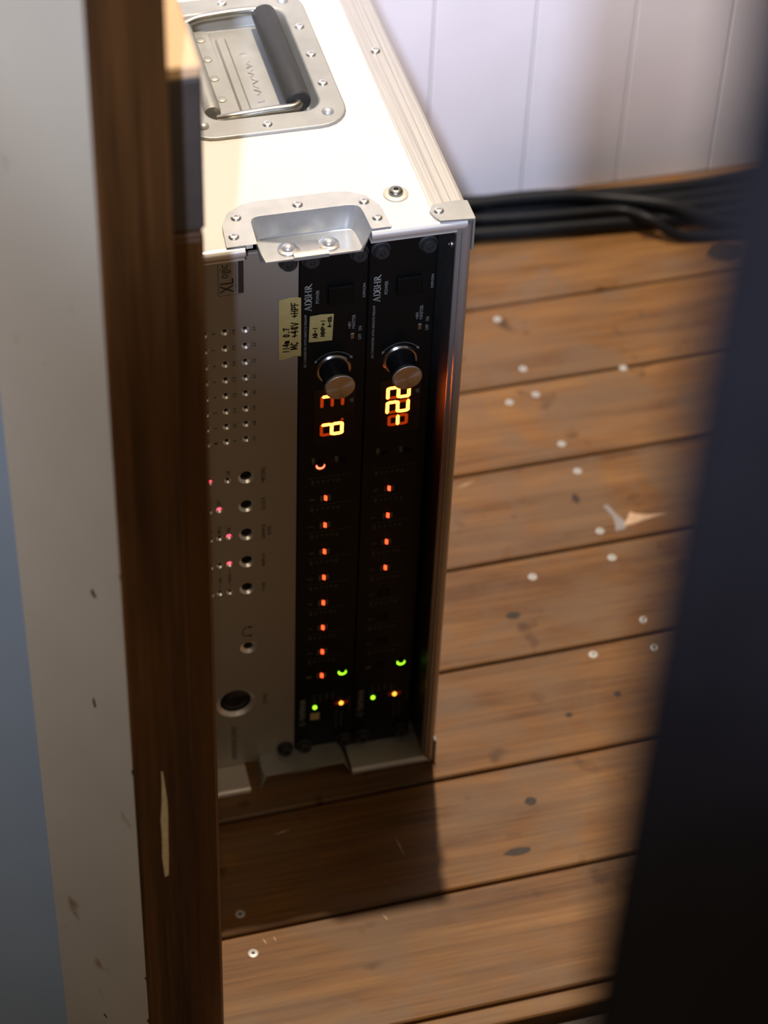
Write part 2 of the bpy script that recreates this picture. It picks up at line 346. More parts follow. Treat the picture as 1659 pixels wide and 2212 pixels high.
# ================================================================== narrow cabinet and box behind the door edge
cab = thing('side_cabinet', (-.131, -.10, 0), 'narrow dark brown wooden cabinet standing between the door edge and the white case', 'cabinet')
build('side_panel', box(bmesh.new(), -.1605, -.1005, -.2270, .10, .0, .6865, .002), M['cabinet'], cab)
build('top_board', box(bmesh.new(), -.1605, -.1012, -.2290, .10, .6868, .6905, .001), M['cabinet'], cab)
bx = thing('equipment_box', (-.131, -.10, .6907), 'charcoal fronted box with a beige top standing on the brown cabinet', 'box')
build('body', box(bmesh.new(), -.1595, -.1000, -.2272, .08, .6907, .7765, .0012), M['darkboard'], bx)
build('lid', box(bmesh.new(), -.1595, -.1000, -.2272, .08, .7767, .7837, .0012), M['beige'], bx)
# ================================================================== dark cloth right in front of the camera
bm = bmesh.new(); nX, nZ = 60, 8; grid = []
for k in range(2):
    g = []
    for i in range(nX+1):
        u = i/nX; col = []
        for j in range(nZ+1):
            z = .02+2.1*j/nZ
            col.append(bm.verts.new((-.173+.16*u, -.93-.02*u+.009*math.sin(u*22)*min(1, u*4)+k*.004, z)))
        g.append(col)
    grid.append(g)
for k in range(2):
    for i in range(nX):
        for j in range(nZ): bm.faces.new((grid[k][i][j], grid[k][i+1][j], grid[k][i+1][j+1], grid[k][i][j+1]))
for i in range(nX):
    for j in (0, nZ): bm.faces.new((grid[0][i][j], grid[0][i+1][j], grid[1][i+1][j], grid[1][i][j]))
for j in range(nZ):
    for i in (0, nX): bm.faces.new((grid[0][i][j], grid[0][i][j+1], grid[1][i][j+1], grid[1][i][j]))
tag(build('curtain', bm, M['navy'], None, True, (-.093, -.94, .02)), 'very dark navy curtain edge hanging upright across the doorway', 'curtain')
# ================================================================== cables along the wall
cpaths = [
 ('lowest black cable of the bundle lying straight along the wall foot', .0078, [(-.45, .586, .0079), (.27, .586, .0079), (.36, .578, .0079), (.45, .571, .0079), (.55, .564, .0079), (.66, .565, .0079), (.85, .57, .0079)]),
 ('black cable lying on the floor just behind the straight lowest one', .0078, [(-.45, .602, .0079), (.28, .602, .0079), (.37, .594, .0079), (.47, .587, .0079), (.57, .580, .0079), (.70, .581, .0079), (.85, .586, .0079)]),
 ('black cable humped over the bundle and crossing down to its front', .0070, [(-.45, .6095, .0205), (.28, .6095, .0205), (.34, .6105, .0225), (.40, .605, .0235), (.445, .594, .0215), (.50, .570, .0225), (.56, .548, .0075), (.68, .548, .0071), (.85, .552, .0071)]),
 ('black cable of the bundle running closest to the foot of the wall', .0070, [(-.45, .6345, .0071), (.28, .6345, .0071), (.38, .627, .0071), (.46, .618, .0071), (.54, .614, .0071), (.66, .618, .0071), (.85, .622, .0071)]),
 ('black cable wedged behind the humped one in the middle of the bundle', .0072, [(-.45, .6185, .0073), (.28, .6185, .0073), (.38, .6105, .0073), (.46, .6025, .0073), (.54, .597, .0073), (.66, .599, .0073), (.85, .604, .0073)]),
 ('thin black cable resting on top of the lowest two cables', .0052, [(-.45, .5935, .0192), (.28, .5935, .0192), (.36, .585, .0192), (.42, .5795, .0192), (.455, .5755, .0192), (.478, .556, .0192), (.51, .540, .0060), (.60, .532, .0053), (.72, .53, .0053), (.85, .535, .0053)])]
for lab, r, cp in cpaths:
    cp = [(xx, cp[0][1], cp[0][2]) for xx in (-.45, -.3, -.15, 0, .12)]+[(.2, cp[1][1], cp[1][2])]+cp[1:]
    cp = [(px_, py_+.0065, pz_) for px_, py_, pz_ in cp]
    tag(build('cable', tube(bmesh.new(), smooth_path(cp, 8), r, 12), M['cable'], None, True, (cp[8][0], cp[8][1], 0)), lab, 'cable', 'black cables along the wall')
# ================================================================== the flight case
XL, XR, YF, YB, ZT = -.0975, .103, -.023, .363, .513
XC = .0015
case = thing('flight_case', (XC, .19, 0), 'white rack flight case with aluminium edges standing on its side on the floorboards', 'case')
tp = build('top_panel', box(bmesh.new(), XL+.004, XR-.004, -.0095, YB, ZT-.0105, ZT-.0008, .0003), M['white'], case)
def carve(ob, cutbm):
    bmesh.ops.recalc_face_normals(cutbm, faces=cutbm.faces)
    cm = bpy.data.meshes.new('cut'); cutbm.to_mesh(cm); cutbm.free(); co = bpy.data.objects.new('cut', cm); COL.objects.link(co)
    md = ob.modifiers.new('holes', 'BOOLEAN'); md.object = co; md.operation = 'DIFFERENCE'; md.solver = 'EXACT'
    bpy.context.view_layer.update()
    nm = bpy.data.meshes.new_from_object(ob.evaluated_get(bpy.context.evaluated_depsgraph_get()))
    ob.modifiers.clear(); old = ob.data; mats = list(old.materials); ob.data = nm
    bpy.data.objects.remove(co); bpy.data.meshes.remove(cm); bpy.data.meshes.remove(old)
    nm.materials.clear()
    for m_ in mats: nm.materials.append(m_)
carve(tp, box(box(bmesh.new(), -.0355, .0405, .108, .2325, ZT-.02, ZT+.01), -.0312, .0400, YF-.01, .0059, ZT-.02, ZT+.01))
build('side_panel', box(bmesh.new(), XR-.0085, XR-.001, YF+.006, YB, .004, ZT-.0105), M['white'], case)
build('side_panel', box(bmesh.new(), XL+.001, XL+.0085, YF+.006, YB, .004, ZT-.0105), M['white'], case)
build('base_panel', box(bmesh.new(), XL+.0085, XR-.0085, YF+.03, YB, .001, .0085), M['white'], case)
build('back_panel', box(bmesh.new(), XL+.0085, XR-.0085, YB-.009, YB-.001, .0085, ZT-.0105), M['white'], case)
# black inner lining in front of the panels
for x0, x1 in ((XR-.0095, XR-.0086), (XL+.0086, XL+.0095)):
    build('inner_lining', box(bmesh.new(), x0, x1, YF+.004, .30, .012, ZT-.013), M['inner'], case)
build('inner_lining', box(bmesh.new(), XL+.0095, XR-.0095, .006, .30, ZT-.0130, ZT-.0110), M['inner'], case)
# aluminium edge trims along the depth, with fine grooves
def trim(name, xa, xb, ztop, up, sx):
    # profile in (x, z): flange on the top, folded over the side ; sx=+1 right edge, -1 left edge
    t = .0011*up; w = abs(xb-xa); P = []
    fl_ = [(0, 0), (0, .8), (.06, 1), (.36, 1), (.38, .88), (.42, .88), (.44, 1), (.60, 1), (.62, .88), (.66, .88), (.68, 1), (.90, 1.0), (.97, .75), (1.0, .2)]
    P = [(xa+sx*w*u, ztop-.001*up+t*(v-.05)) for u, v in fl_]
    P += [(xa+sx*w*1.0, ztop-.021*up), (xa+sx*(w-.0012), ztop-.021*up), (xa+sx*(w-.0012), ztop-.0016*up), (xa, ztop-.0016*up)]
    return build(name, prism(bmesh.new(), P, lambda u, v: (u, YF+.008, v), lambda u, v: (u, YB, v)), M['alu'], case)
tr = trim('edge_trim', .0806, XR, ZT, 1, 1); tl = trim('edge_trim', -.0776, XL, ZT, 1, -1)
br = trim('edge_trim', .0806, XR, 0.0, -1, 1); bl = trim('edge_trim', -.0776, XL, 0.0, -1, -1)
for y in (.008+.0, .1673, .33):
    if y > .05:
        inst('rivet', RIVET, (.0896, y, ZT+.0001), tr); inst('rivet', RIVET, (-.0866, y, ZT+.0001), tl)
    inst('rivet', RIVET, (XR, y+.02, ZT-.0125), tr, (0, PI/2, 0)); inst('rivet', RIVET, (XR, y+.02, .0125), br, (0, PI/2, 0))
# front rim: rounded bead and flange on each side, broken at the two latches
Rb = .0035
def rim(x0, z0, x1, z1, m, name='front_rim'):
    bm = tube(bmesh.new(), [(x0, YF+.0032, z0), (x1, YF+.0032, z1)], Rb, 16)
    return build(name, bm, m, case, True)
LX0, LX1 = -.0385, .0395
for xa, xb in ((XL+Rb, LX0), (LX1, XR-Rb)):
    r_ = rim(xa, ZT-.0035, xb, ZT-.0035, M['alux'])
    # aluminium flange behind the top bead, coloured overexposed white, and the ledge inside
    build('rim_flange', box(bmesh.new(), xa-.001 if xa < 0 else xa, xb, YF+.0045, -.0075, ZT-.0012, ZT-.0003, .0002), M['white'], r_)
    build('rim_ledge', box(bmesh.new(), xa, xb, YF+.003, .004, ZT-.0090, ZT-.0105+.0004), M['alux'], r_)
    r_ = rim(xa, Rb, xb, Rb, M['alux'])
    build('rim_ledge', prism(bmesh.new(), [(YF+.0035, .0055), (-.0185, .0068), (.0, .0082), (.004, .0082), (.004, .0062), (YF+.0035, .0035)], lambda u, v: (xa, u, v), lambda u, v: (xb, u, v)), M['alux'], r_)
for xb, s in ((XR-Rb, -1), (XL+Rb, 1)):
    r_ = rim(xb, Rb*.4, xb, ZT-.0030, M['aluz'])
    build('rim_flange', prism(bmesh.new(), [(xb-s*.001, YF+.0012), (xb+s*.0030, YF+.0004), (xb+s*.0034, YF+.0016), (xb+s*.0056, YF+.003), (xb+s*.0060, YF+.0050), (xb-s*.001, YF+.0050)], lambda u, v: (u, v, .004), lambda u, v: (u, v, ZT-.006)), M['aluz'], r_)
# pressed corner braces
def brace(sx, top):
    xo = XR if sx > 0 else XL; q = lambda d: xo-sx*d
    z0 = ZT if top else 0.0; dz = 1 if top else -1
    out = [(q(.0245), -.0105), (q(.0232), -.0160), (q(.0205), -.0213), (q(-.0006), -.0232), (q(-.0006), -.0045), (q(.0030), -.0035), (q(.0120), -.0035), (q(.0215), -.0050)]
    bm = prism(bmesh.new(), out, lambda u, v: (u, v, z0+dz*.0002), lambda u, v: (u, v, z0+dz*.0013))
    xs = sorted((q(-.0001), q(-.0014)))
    box(bm, xs[0], xs[1], -.0225, -.004, min(z0+dz*.0010, z0-dz*.024), max(z0+dz*.0010, z0-dz*.024), .0003)
    o = build('corner_brace', bm, M['steel'], case)
    inst('rivet', RIVET, (q(.0190), -.0114, z0+dz*.0012), o, (0, 0 if top else PI, 0))
    inst('rivet', RIVET, (q(-.0013), -.013, z0-dz*.014), o, (0, sx*PI/2, 0))
for sx in (1, -1):
    for top in (True, False): brace(sx, top)
# rubber feet on the right-hand side of the case (its real underside)
FOOT = mesh_of(lathe(bmesh.new(), [(.0085, 0), (.0085, .004), (.0070, .0062), (.0040, .0064), (.0035, .004), (0, .004)], 18), M['rubber'])
for y, z in ((.004, .482), (.004, .088), (.34, .482), (.34, .088)): inst('rubber_foot', FOOT, (XR-.0005, y, z), case, (0, PI/2, 0))
# washer and screw on the top
wsh = build('washer', lathe(bmesh.new(), [(0, ZT-.001), (.0078, ZT-.001), (.0078, ZT+.0001), (.0072, ZT+.0005), (.0050, ZT+.0007), (0, ZT+.0007)], 28, Matrix.Translation((.0632, .0126, 0))), simple('cream_washer', (.60, .55, .44), .45, .3, .06, 300), case, True)
inst('screw', screw_mesh(M['bolt'], .0046, .0030), (.0632, .0126, ZT+.0006), wsh)
# small screw in the inner wall
inst('screw', screw_mesh(M['bolt'], .0028, .0016), (XR-.0096, -.012, .488), case, (0, -PI/2, 0))
# ---- latch dish let into the front edge
def dish(top):
    z0 = ZT if top else 0.0; d = 1 if top else -1
    Z = lambda h: z0+d*h
    outer = [(-.0495, -.0206), (-.0495, -.0205), (-.0493, -.0185), (-.0482, -.004), (-.0475, .0020), (-.0425, .0125), (-.0330, .0190), (-.0250, .0207), (.0250, .0207), (.0345, .0190), (.0445, .0125), (.0500, .002), (.0508, -.004), (.0517, -.0185), (.0520, -.0205), (.0520, -.0206)]
    inner = [(-.0310, -.0206), (-.0310, -.0205), (-.0308, -.0185), (-.0303, -.004), (-.0300, .0010), (-.0290, .0038), (-.0268, .0052), (-.0240, .0058), (.0300, .0058), (.0340, .0052), (.0368, .0038), (.0382, .0010), (.0388, -.004), (.0394, -.0185), (.0398, -.0205), (.0398, -.0206)]
    low = [(-.0255, -.0202), (-.0278, -.0185), (-.0282, -.0165), (-.0280, -.008), (-.0275, -.003), (-.0266, .0005), (-.0245, .0024), (-.0215, .0030), (.0280, .0030), (.0310, .0024), (.0330, .0005), (.0340, -.003), (.0345, -.008), (.0350, -.0200), (.0350, -.0201), (.0330, -.0202)]
    bm = bmesh.new(); h = -.0140
    A0 = [bm.verts.new((x, y, Z(.0001))) for x, y in outer]; A = [bm.verts.new((x, y, Z(.0014))) for x, y in outer]; B = [bm.verts.new((x, y, Z(.0014))) for x, y in inner]
    Cc = [bm.verts.new((x*.5+X*.5, y*.5+Y*.5, Z(h*.55))) for (x, y), (X, Y) in zip(inner, low)]; Dd = [bm.verts.new((x, y, Z(h))) for x, y in low]
    lip = [bm.verts.new((x, y, Z(h-.0012))) for x, y in low]
    for P, Q in ((A0, A), (A, B), (B, Cc), (Cc, Dd)):
        for i in range(len(P)-1): bm.faces.new((P[i], P[i+1], Q[i+1], Q[i]))
    bm.faces.new(Dd); bm.faces.new(lip)
    n = len(Dd)
    for i in range(n): bm.faces.new((Dd[i], Dd[(i+1) % n], lip[(i+1) % n], lip[i]))
    o = build('latch_dish', bm, M['steel2'], case, True)
    o.modifiers.new('bevel', 'BEVEL').width = .0010; o.modifiers['bevel'].segments = 2; o.modifiers['bevel'].limit_method = 'ANGLE'
    for x, y in ((-.0381, .0068), (-.0432, -.0112), (.0012, .0122), (.0416, .0070), (.0456, -.0104)):
        inst('rivet', RIVET, (x, y, Z(.0013)), o, (0, 0 if top else PI, 0))
    # catch plate with two dome rivets and a tongue folded over the front
    bm = bmesh.new()
    zc = Z(h)
    def rr(z_): return lambda u, v: (u, v, z_)
    prism(bm, rrect(-.0030, .0095, -.0165, -.0060, .001, 3), rr(zc+d*.0002), rr(zc+d*.0016))
    for cx in (-.0099, .0156): lathe(bm, [(0, zc+d*.0001), (.0066, zc+d*.0001), (.0064, zc+d*.0010), (.0050, zc+d*.0014), (0, zc+d*.0014)], 24, Matrix.Translation((cx, -.0108, 0)))
    c = build('catch', bm, M['chrome'], o, True)
    tube_bm = prism(bmesh.new(), [(-.0155, .0018), (-.0190, .0019), (-.0206, .0010), (-.0209, -.0012), (-.0200, -.0012), (-.0198, .0002), (-.0155, .0002)], lambda u, v: (-.0080, u, zc+d*v), lambda u, v: (.0135, u, zc+d*v))
    build('tongue', tube_bm, M['steel'], o, True)
    for cx in (-.0099, .0156): inst('dome_rivet', DOME, (cx, -.0108, zc+d*.0013), o, (0, 0 if top else PI, 0))
    return o
dish(True); dish(False)
# ---- sunk handle
hp = [(-.0525, .0555)]
def hplate():
    bm = bmesh.new(); n = 6
    o = rrect(-.0520, .0550, .090, .250, .020, n); i_ = rrect(-.0350, .0400, .1085, .2320, .012, n); l = rrect(-.0310, .0355, .1130, .2275, .010, n)
    V = lambda pts, z: [bm.verts.new((x, y, z)) for x, y in pts]
    R0 = V(o, ZT-.0005); R1 = V(o, ZT+.0013); R2 = V(i_, ZT+.0013); R3 = V(l, ZT-.0100)
    for P, Q in ((R0, R1), (R1, R2), (R2, R3)):
        for k in range(len(P)): bm.faces.new((P[k], P[(k+1) % len(P)], Q[(k+1) % len(Q)], Q[k]))
    bm.faces.new(R3)
    ob = build('handle_plate', bm, M['steel'], case, True)
    bv = ob.modifiers.new('bevel', 'BEVEL'); bv.width = .0012; bv.segments = 3; bv.limit_method = 'ANGLE'
    return ob
hpl = hplate()
for x, y in ((.0464, .1361), (.0464, .170), (.0464, .2038), (.0421, .1040), (.0421, .2372), (.0014, .0984), (.0014, .2418), (-.0390, .1040), (-.0390, .2372), (-.0435, .1361), (-.0435, .2038)):
    inst('rivet', RIVET if (x, y) not in ((.0421, .1040), (-.0390, .1040), (.0421, .2372)) else DOME, (x, y, ZT+.0012), hpl)
# grip with its steel bail
GX, GZ = .0265, ZT+.0002
gr = build('grip', close_lathe(bmesh.new(), [(.0040, .0), (.0074, 0), (.0081, .001), (.0081, .1055), (.0072, .1065), (.0040, .1065)], 32, Matrix.Translation((GX, .2255, GZ)) @ Matrix.Rotation(PI/2, 4, 'X')), M['rubber'], hpl, True)
bar = smooth_path([(-.0270, .1165, ZT-.0035), (-.018, .1145, ZT-.0015), (-.006, .1142, ZT-.0005), (.008, .1142, GZ), (.0185, .1142, GZ), (.0235, .1152, GZ), (.0262, .1180, GZ), (GX, .123, GZ), (GX, .13, GZ)], 6)
barm = [(x, .3450-y, z) for x, y, z in bar]
build('bail', tube(bmesh.new(), bar+barm[::-1], .0031, 12), M['rod'], hpl, True)
# spring housing that holds the bail: hinge barrel and riveted leaf
leaf = build('hinge_leaf', prism(bmesh.new(), rrect(-.0290, -.0125, .1150, .2260, .004, 4), lambda u, v: (u, v, ZT-.0099), lambda u, v: (u, v, ZT-.0084)), M['steel'], hpl)
for y in (.1165, .1387, .1629, .1857, .2091): inst('rivet', FLATRIV, (-.0187, y+.006, ZT-.0085), leaf)
build('hinge_barrel', close_lathe(bmesh.new(), [(.0030, 0), (.0056, .0004), (.0062, .003), (.0062, .098), (.0056, .1016), (.003, .102)], 24, Matrix.Translation((-.0295, .2235, ZT-.0030)) @ Matrix.Rotation(PI/2, 4, 'X')), M['steel'], hpl, True)
# pressed rib and stamped mark on the sunk floor
bm = bmesh.new(); rib = rrect(-.0095, -.0015, .1200, .2180, .0039, 6); rib2 = rrect(-.0080, -.0030, .1215, .2165, .0024, 6)
a = [bm.verts.new((x, y, ZT-.0101)) for x, y in rib]; b = [bm.verts.new((x, y, ZT-.0087)) for x, y in rib2]
for k in range(len(a)): bm.faces.new((a[k], a[(k+1) % len(a)], b[(k+1) % len(b)], b[k]))
bm.faces.new(b); build('pressed_rib', bm, M['steel'], hpl, True)
def strokes(bm, lines, w, f):
    """flat ribbons along polylines; f maps (u,v) to a world point"""
    for L_ in lines:
        for (x0, y0), (x1, y1) in zip(L_, L_[1:]):
            l = math.hypot(x1-x0, y1-y0)
            if l < 1e-9: continue
            dx, dy = (x1-x0)/l*w/2, (y1-y0)/l*w/2
            q = [(x0-dx-dy, y0-dy+dx), (x1+dx-dy, y1+dy+dx), (x1+dx+dy, y1+dy-dx), (x0-dx+dy, y0-dy-dx)]
            bm.faces.new([bm.verts.new(f(*p)) for p in q])
bm = bmesh.new()
for pl in ([(.004, .139), (.0085, .139), (.0085, .1405)], [(.0080, .196), (.0040, .196), (.0040, .1945)], [(.0055, .147), (.0085, .150), (.0045, .153), (.008, .155), (.005, .158)], [(.005, .160), (.009, .163), (.0055, .166)], [(.0052, .168), (.008, .171), (.0045, .173), (.0085, .177)], [(.005, .179), (.009, .181), (.0055, .184), (.0085, .187)]):
    tube(bm, [(x, y, ZT-.0098) for x, y in pl], .0005, 6)
build('stamped_mark', bm, M['rivet'], hpl)
# ================================================================== lettering tools
TXT = {}
def text_geo(body):
    if body not in TXT:
        cu = bpy.data.curves.new('t', 'FONT'); cu.body = body; cu.resolution_u = 3; ob = bpy.data.objects.new('t', cu)
        me = bpy.data.meshes.new_from_object(ob)
        vs = [(v.co.x, v.co.y) for v in me.vertices]; fs = [list(p.vertices) for p in me.polygons]
        bpy.data.objects.remove(ob); bpy.data.curves.remove(cu); bpy.data.meshes.remove(me)
        x0 = min(v[0] for v in vs); x1 = max(v[0] for v in vs); y0 = min(v[1] for v in vs); y1 = max(v[1] for v in vs)
        TXT[body] = ([((x-x0)/(x1-x0), (y-y0)/(y1-y0)) for x, y in vs], fs)
    return TXT[body]
YP = -.00035   # print sits on the panel faces at Y = 0
def text(bm, body, xt, xb, z0, z1, ox=0, y=YP):
    """print reading upwards: letter tops at x = xt, baseline at x = xb (mm), running from z0 to z1 (mm)"""
    vs, fs = text_geo(body)
    V = [bm.verts.new(((ox+xb+(xt-xb)*v)/1000, y, (z0+(z1-z0)*u)/1000)) for u, v in vs]
    for f in fs:
        try: bm.faces.new([V[i] for i in f])
        except ValueError: pass
def quad(bm, x0, x1, z0, z1, ox=0, y=YP):
    bm.faces.new([bm.verts.new(((ox+x)/1000, y, z/1000)) for x, z in ((x0, z0), (x1, z0), (x1, z1), (x0, z1))])
def slab(bm, pts, y0, y1):
    return prism(bm, pts, lambda u, v: (u/1000, y0, v/1000), lambda u, v: (u/1000, y1, v/1000))
HAND = {'M': [[(0, 0), (.1, 1), (.45, .3), (.8, 1), (.9, 0)]], 'C': [[(.8, .85), (.45, 1), (.1, .6), (.15, .2), (.5, 0), (.85, .2)]], '+': [[(.15, .5), (.85, .5)], [(.5, .15), (.5, .85)]],
 '4': [[(.6, 0), (.6, 1), (.05, .35), (.9, .35)]], '8': [[(.5, .5), (.15, .75), (.5, 1), (.8, .75), (.5, .5), (.1, .25), (.5, 0), (.85, .25), (.5, .5)]], 'V': [[(.05, 1), (.45, 0), (.9, 1)]],
 'H': [[(.1, 0), (.15, 1)], [(.8, 0), (.85, 1)], [(.1, .5), (.85, .5)]], 'P': [[(.1, 0), (.15, 1), (.75, .9), (.75, .55), (.15, .45)]], 'F': [[(.1, 0), (.15, 1), (.9, 1)], [(.12, .5), (.7, .55)]],
 '1': [[(.4, 0), (.5, 1)]], 'm': [[(.0, 0), (.1, .7), (.35, .6), (.4, 0), (.5, .6), (.75, .6), (.85, 0)]], '0': [[(.5, 1), (.1, .6), (.2, .1), (.5, 0), (.85, .4), (.8, .8), (.5, 1)]], '.': [[(.45, 0), (.55, .08)]],
 '7': [[(.1, .9), (.85, 1), (.4, 0)]], 'A': [[(.05, 0), (.45, 1), (.9, 0)], [(.2, .4), (.75, .4)]], '-': [[(.15, .5), (.8, .5)]], 'D': [[(.1, 0), (.15, 1), (.7, .85), (.85, .45), (.6, .05), (.1, 0)]], 'I': [[(.4, 0), (.5, 1)]], '2': [[(.1, .75), (.45, 1), (.8, .7), (.1, 0), (.9, .05)]], 'B': [[(.1, 0), (.15, 1), (.7, .8), (.2, .52), (.8, .3), (.1, 0)]], ' ': []}
def hand(bm, body, xt, xb, z0, z1, w, y, skew=.0):
    n = len(body); step = (z1-z0)/n
    def f(u, v): return ((xb+(xt-xb)*v)/1000, y, u/1000)
    for i, ch in enumerate(body):
        for L_ in HAND[ch]:
            pts = [(z0+step*(i+.88*a+random.uniform(-.05, .05)), b_+random.uniform(-.05, .05)+skew*i) for a, b_ in L_]
            for (u0, v0), (u1, v1) in zip(pts, pts[1:]):
                p0 = Vector((xb+(xt-xb)*v0, u0)); p1 = Vector((xb+(xt-xb)*v1, u1)); d = p1-p0
                if d.length < 1e-6: continue
                d.normalize(); nn = Vector((-d.y, d.x))*w/2; d = d*w*.4
                bm.faces.new([bm.verts.new((q.x/1000, y, q.y/1000)) for q in (p0-d+nn, p1+d+nn, p1+d-nn, p0-d-nn)])
# ================================================================== silver converter
Z0P, Z1P = .0090, .4916
RSCREW = mesh_of(lathe(bmesh.new(), [(.0062, 0), (.0062, .0014), (.0054, .0018), (.0050, .0020), (.0049, .0048), (.0043, .0056), (.0020, .0056), (.0016, .0035), (0, .0034)], 24), M['rubber'])
conv = thing('audio_converter', (-.0445, .10, Z0P), 'silver grey rack converter with rows of small holes and red lights', 'rack unit')
led_holes = [(x, 338.9+13.28*k) for x in (-60.2, -47.5, -34.5) for k in range(8)]
small = {(-59.6, 304.4): 1, (-47.4, 304.0): 0, (-53.5, 277.8): 1, (-59.8, 277.8): 0, (-47.2, 251.1): 1, (-53.6, 251.3): 0, (-59.9, 251.3): 0, (-47.2, 224.6): 1, (-53.8, 224.7): 0, (-60.0, 224.7): 0, (-54.1, 197.3): 0, (-47.3, 197.0): 0, (-60.1, 197.3): 0}
btns = [304.4, 277.8, 251.1, 224.6, 197.9]
cut = bmesh.new()
def csink(x, z, ro, ri, dep):
    close_lathe(cut, [(ro+.0004*ro/.0024, .0004), (ro, 0), (ri, -dep), (ri, -.006)], 24, front(x/1000, 0, z/1000))
for x, z in led_holes: csink(x, z, .0026, .0014, .0012)
for x, z in small: csink(x, z, .0025, .0013, .0012)
for z in btns: csink(-34.9, z, .0056, .0038, .0016)
csink(-34.5, 137.3, .0062, .0036, .0018); csink(-44.3, 79.0, .0146, .0115, .0022)
pan = build('front_panel', box(bmesh.new(), -.0887, -.0003, 0, .0032, Z0P, Z1P, .0005), M['silver'], conv)
carve(pan, cut)
pan.data.materials.append(M['sink'])
for p in pan.data.polygons:
    if -.97 < p.normal.y < -.3 and p.center.y > -.0997: p.material_index = 1
build('chassis', box(bmesh.new(), -.0860, -.0030, .0045, .28, .030, .470), M['button'], conv)
# lenses behind the holes
LENS = mesh_of(lathe(bmesh.new(), [(.0013, 0), (.0013, .0006), (.0009, .0011), (0, .0013)], 14), M['button'])
LENSR = mesh_of(lathe(bmesh.new(), [(.00125, 0), (.00125, .0010), (.0009, .0016), (0, .0018)], 14), M['led_red'])
for x, z in led_holes: inst('led', LENS, (x/1000, .0030, z/1000), pan, (PI/2, 0, 0))
for (x, z), on in small.items():
    o = inst('led', LENSR if on else LENS, (x/1000, .0024 if on else .0030, z/1000), pan, (PI/2, 0, 0))
PUSH = mesh_of(close_lathe(bmesh.new(), [(.0035, 0), (.0035, .0012), (.0030, .0016), (.0010, .0012)], 20), M['button'])
for z in btns: inst('push_button', PUSH, (-.0349, .0040, z/1000), pan, (PI/2, 0, 0))
jk = build('headphone_jack', lathe(bmesh.new(), [(.0036, 0), (.0036, .0022), (.0029, .0024), (.0026, .0010), (.0026, -.004), (0, -.004)], 24, front(-.0345, .0044, .1373)), M['bolt'], conv, True)
build('level_knob', close_lathe(bmesh.new(), [(.0109, -.001), (.0109, .0006), (.0095, .0018), (.0050, .0026), (.0010, .0028)], 36, front(-.0443, .0045, .079)), M['blackgloss'], conv, True)
for x in (-.0063, -.0826):
    for z in (.0195, .4820): inst('rack_screw', RSCREW, (x-.0012, .0, z), conv, (PI/2, 0, 0))
# maker's plate
stk = build('name_plate', slab(bmesh.new(), rrect(-51.3, -35.4, 461.2, 492-4.2, .4, 2), .0002, -.00025), M['sticker'], conv)
bm = bmesh.new(); yq = -.0004
text(bm, 'X', -50.2, -41.6, 463.4, 469.4, y=yq); text(bm, 'L', -50.2, -41.6, 470.2, 474.2, y=yq); text(bm, 'ogic', -50.4, -43.2, 474.9, 485.6, y=yq)
quad(bm, -38.7, -35.5, 462.0, 487.3, y=yq)
for x0 in (-51.2, -35.5): quad(bm, x0, x0+.2, 461.3, 487.6, y=yq)
quad(bm, -51.2, -35.4, 461.3, 461.5, y=yq)
text(bm, 'SUPER-ANALOGUE', -40.6, -39.6, 463.5, 486, y=yq)
build('plate_print', bm, M['dark'], stk)
bm = bmesh.new()
for x, z in led_holes:
    n = {-60.2: 0, -47.5: 8, -34.5: 16}[x]+round((z-338.9)/13.28)+1
    s = str(n); text(bm, s, x+4.4, x+6.5, z-.8-(.8 if len(s) > 1 else 0), z+.6+(1.1 if len(s) > 1 else 0))
for s, xt, xb, z0, z1 in [('METERS', -24.7, -22.0, 297.9, 311.8), ('CLOCK', -24.6, -22.1, 272.3, 284.1), ('SAMPLE', -24.5, -22.1, 244.5, 258.4), ('RATE', -20.5, -18.0, 247.6, 255.7), ('INPUT', -24.5, -22.1, 218.4, 230.7), ('TONE', -24.5, -22.2, 193.0, 201.9), ('LEVEL', -24.1, -21.5, 73.2, 84.9), ('HEADPHONE OUTPUT', -48.0, -44.2, 16.5, 54.0),
   ('48', -48.1, -45.8, 309.3, 312.6), ('EXT', -55.0, -52.5, 282.6, 287.6), ('INT', -61.2, -58.8, 282.6, 287), ('88.2', -55.1, -52.8, 255.6, 262.4), ('96', -48.6, -46.3, 255.8, 260.4), ('48', -61.4, -59.0, 255.8, 260.4), ('ANLG', -55.2, -53.0, 207.6, 213.4), ('MADI', -48.5, -46.2, 207.4, 214.8)]:
    text(bm, s, xt, xb, z0, z1)
for x in (-54, -47.3):
    quad(bm, x-.12, x+.12, 201.5, 206.6); quad(bm, x-.12, x+.12, 215.6, 220)
# headphone symbol
arc = [(-35.2+3.5*math.cos(math.radians(a)), 154+4.6*math.sin(math.radians(a))) for a in range(75, 290, 12)]
strokes(bm, [arc], .5, lambda u, v: (u/1000, YP, v/1000))
quad(bm, -34.6, -31.8, 148.8, 150.2); quad(bm, -34.6, -31.8, 157.7, 159.1)
build('panel_print', bm, M['dark'], pan)['kind'] = 'stuff'
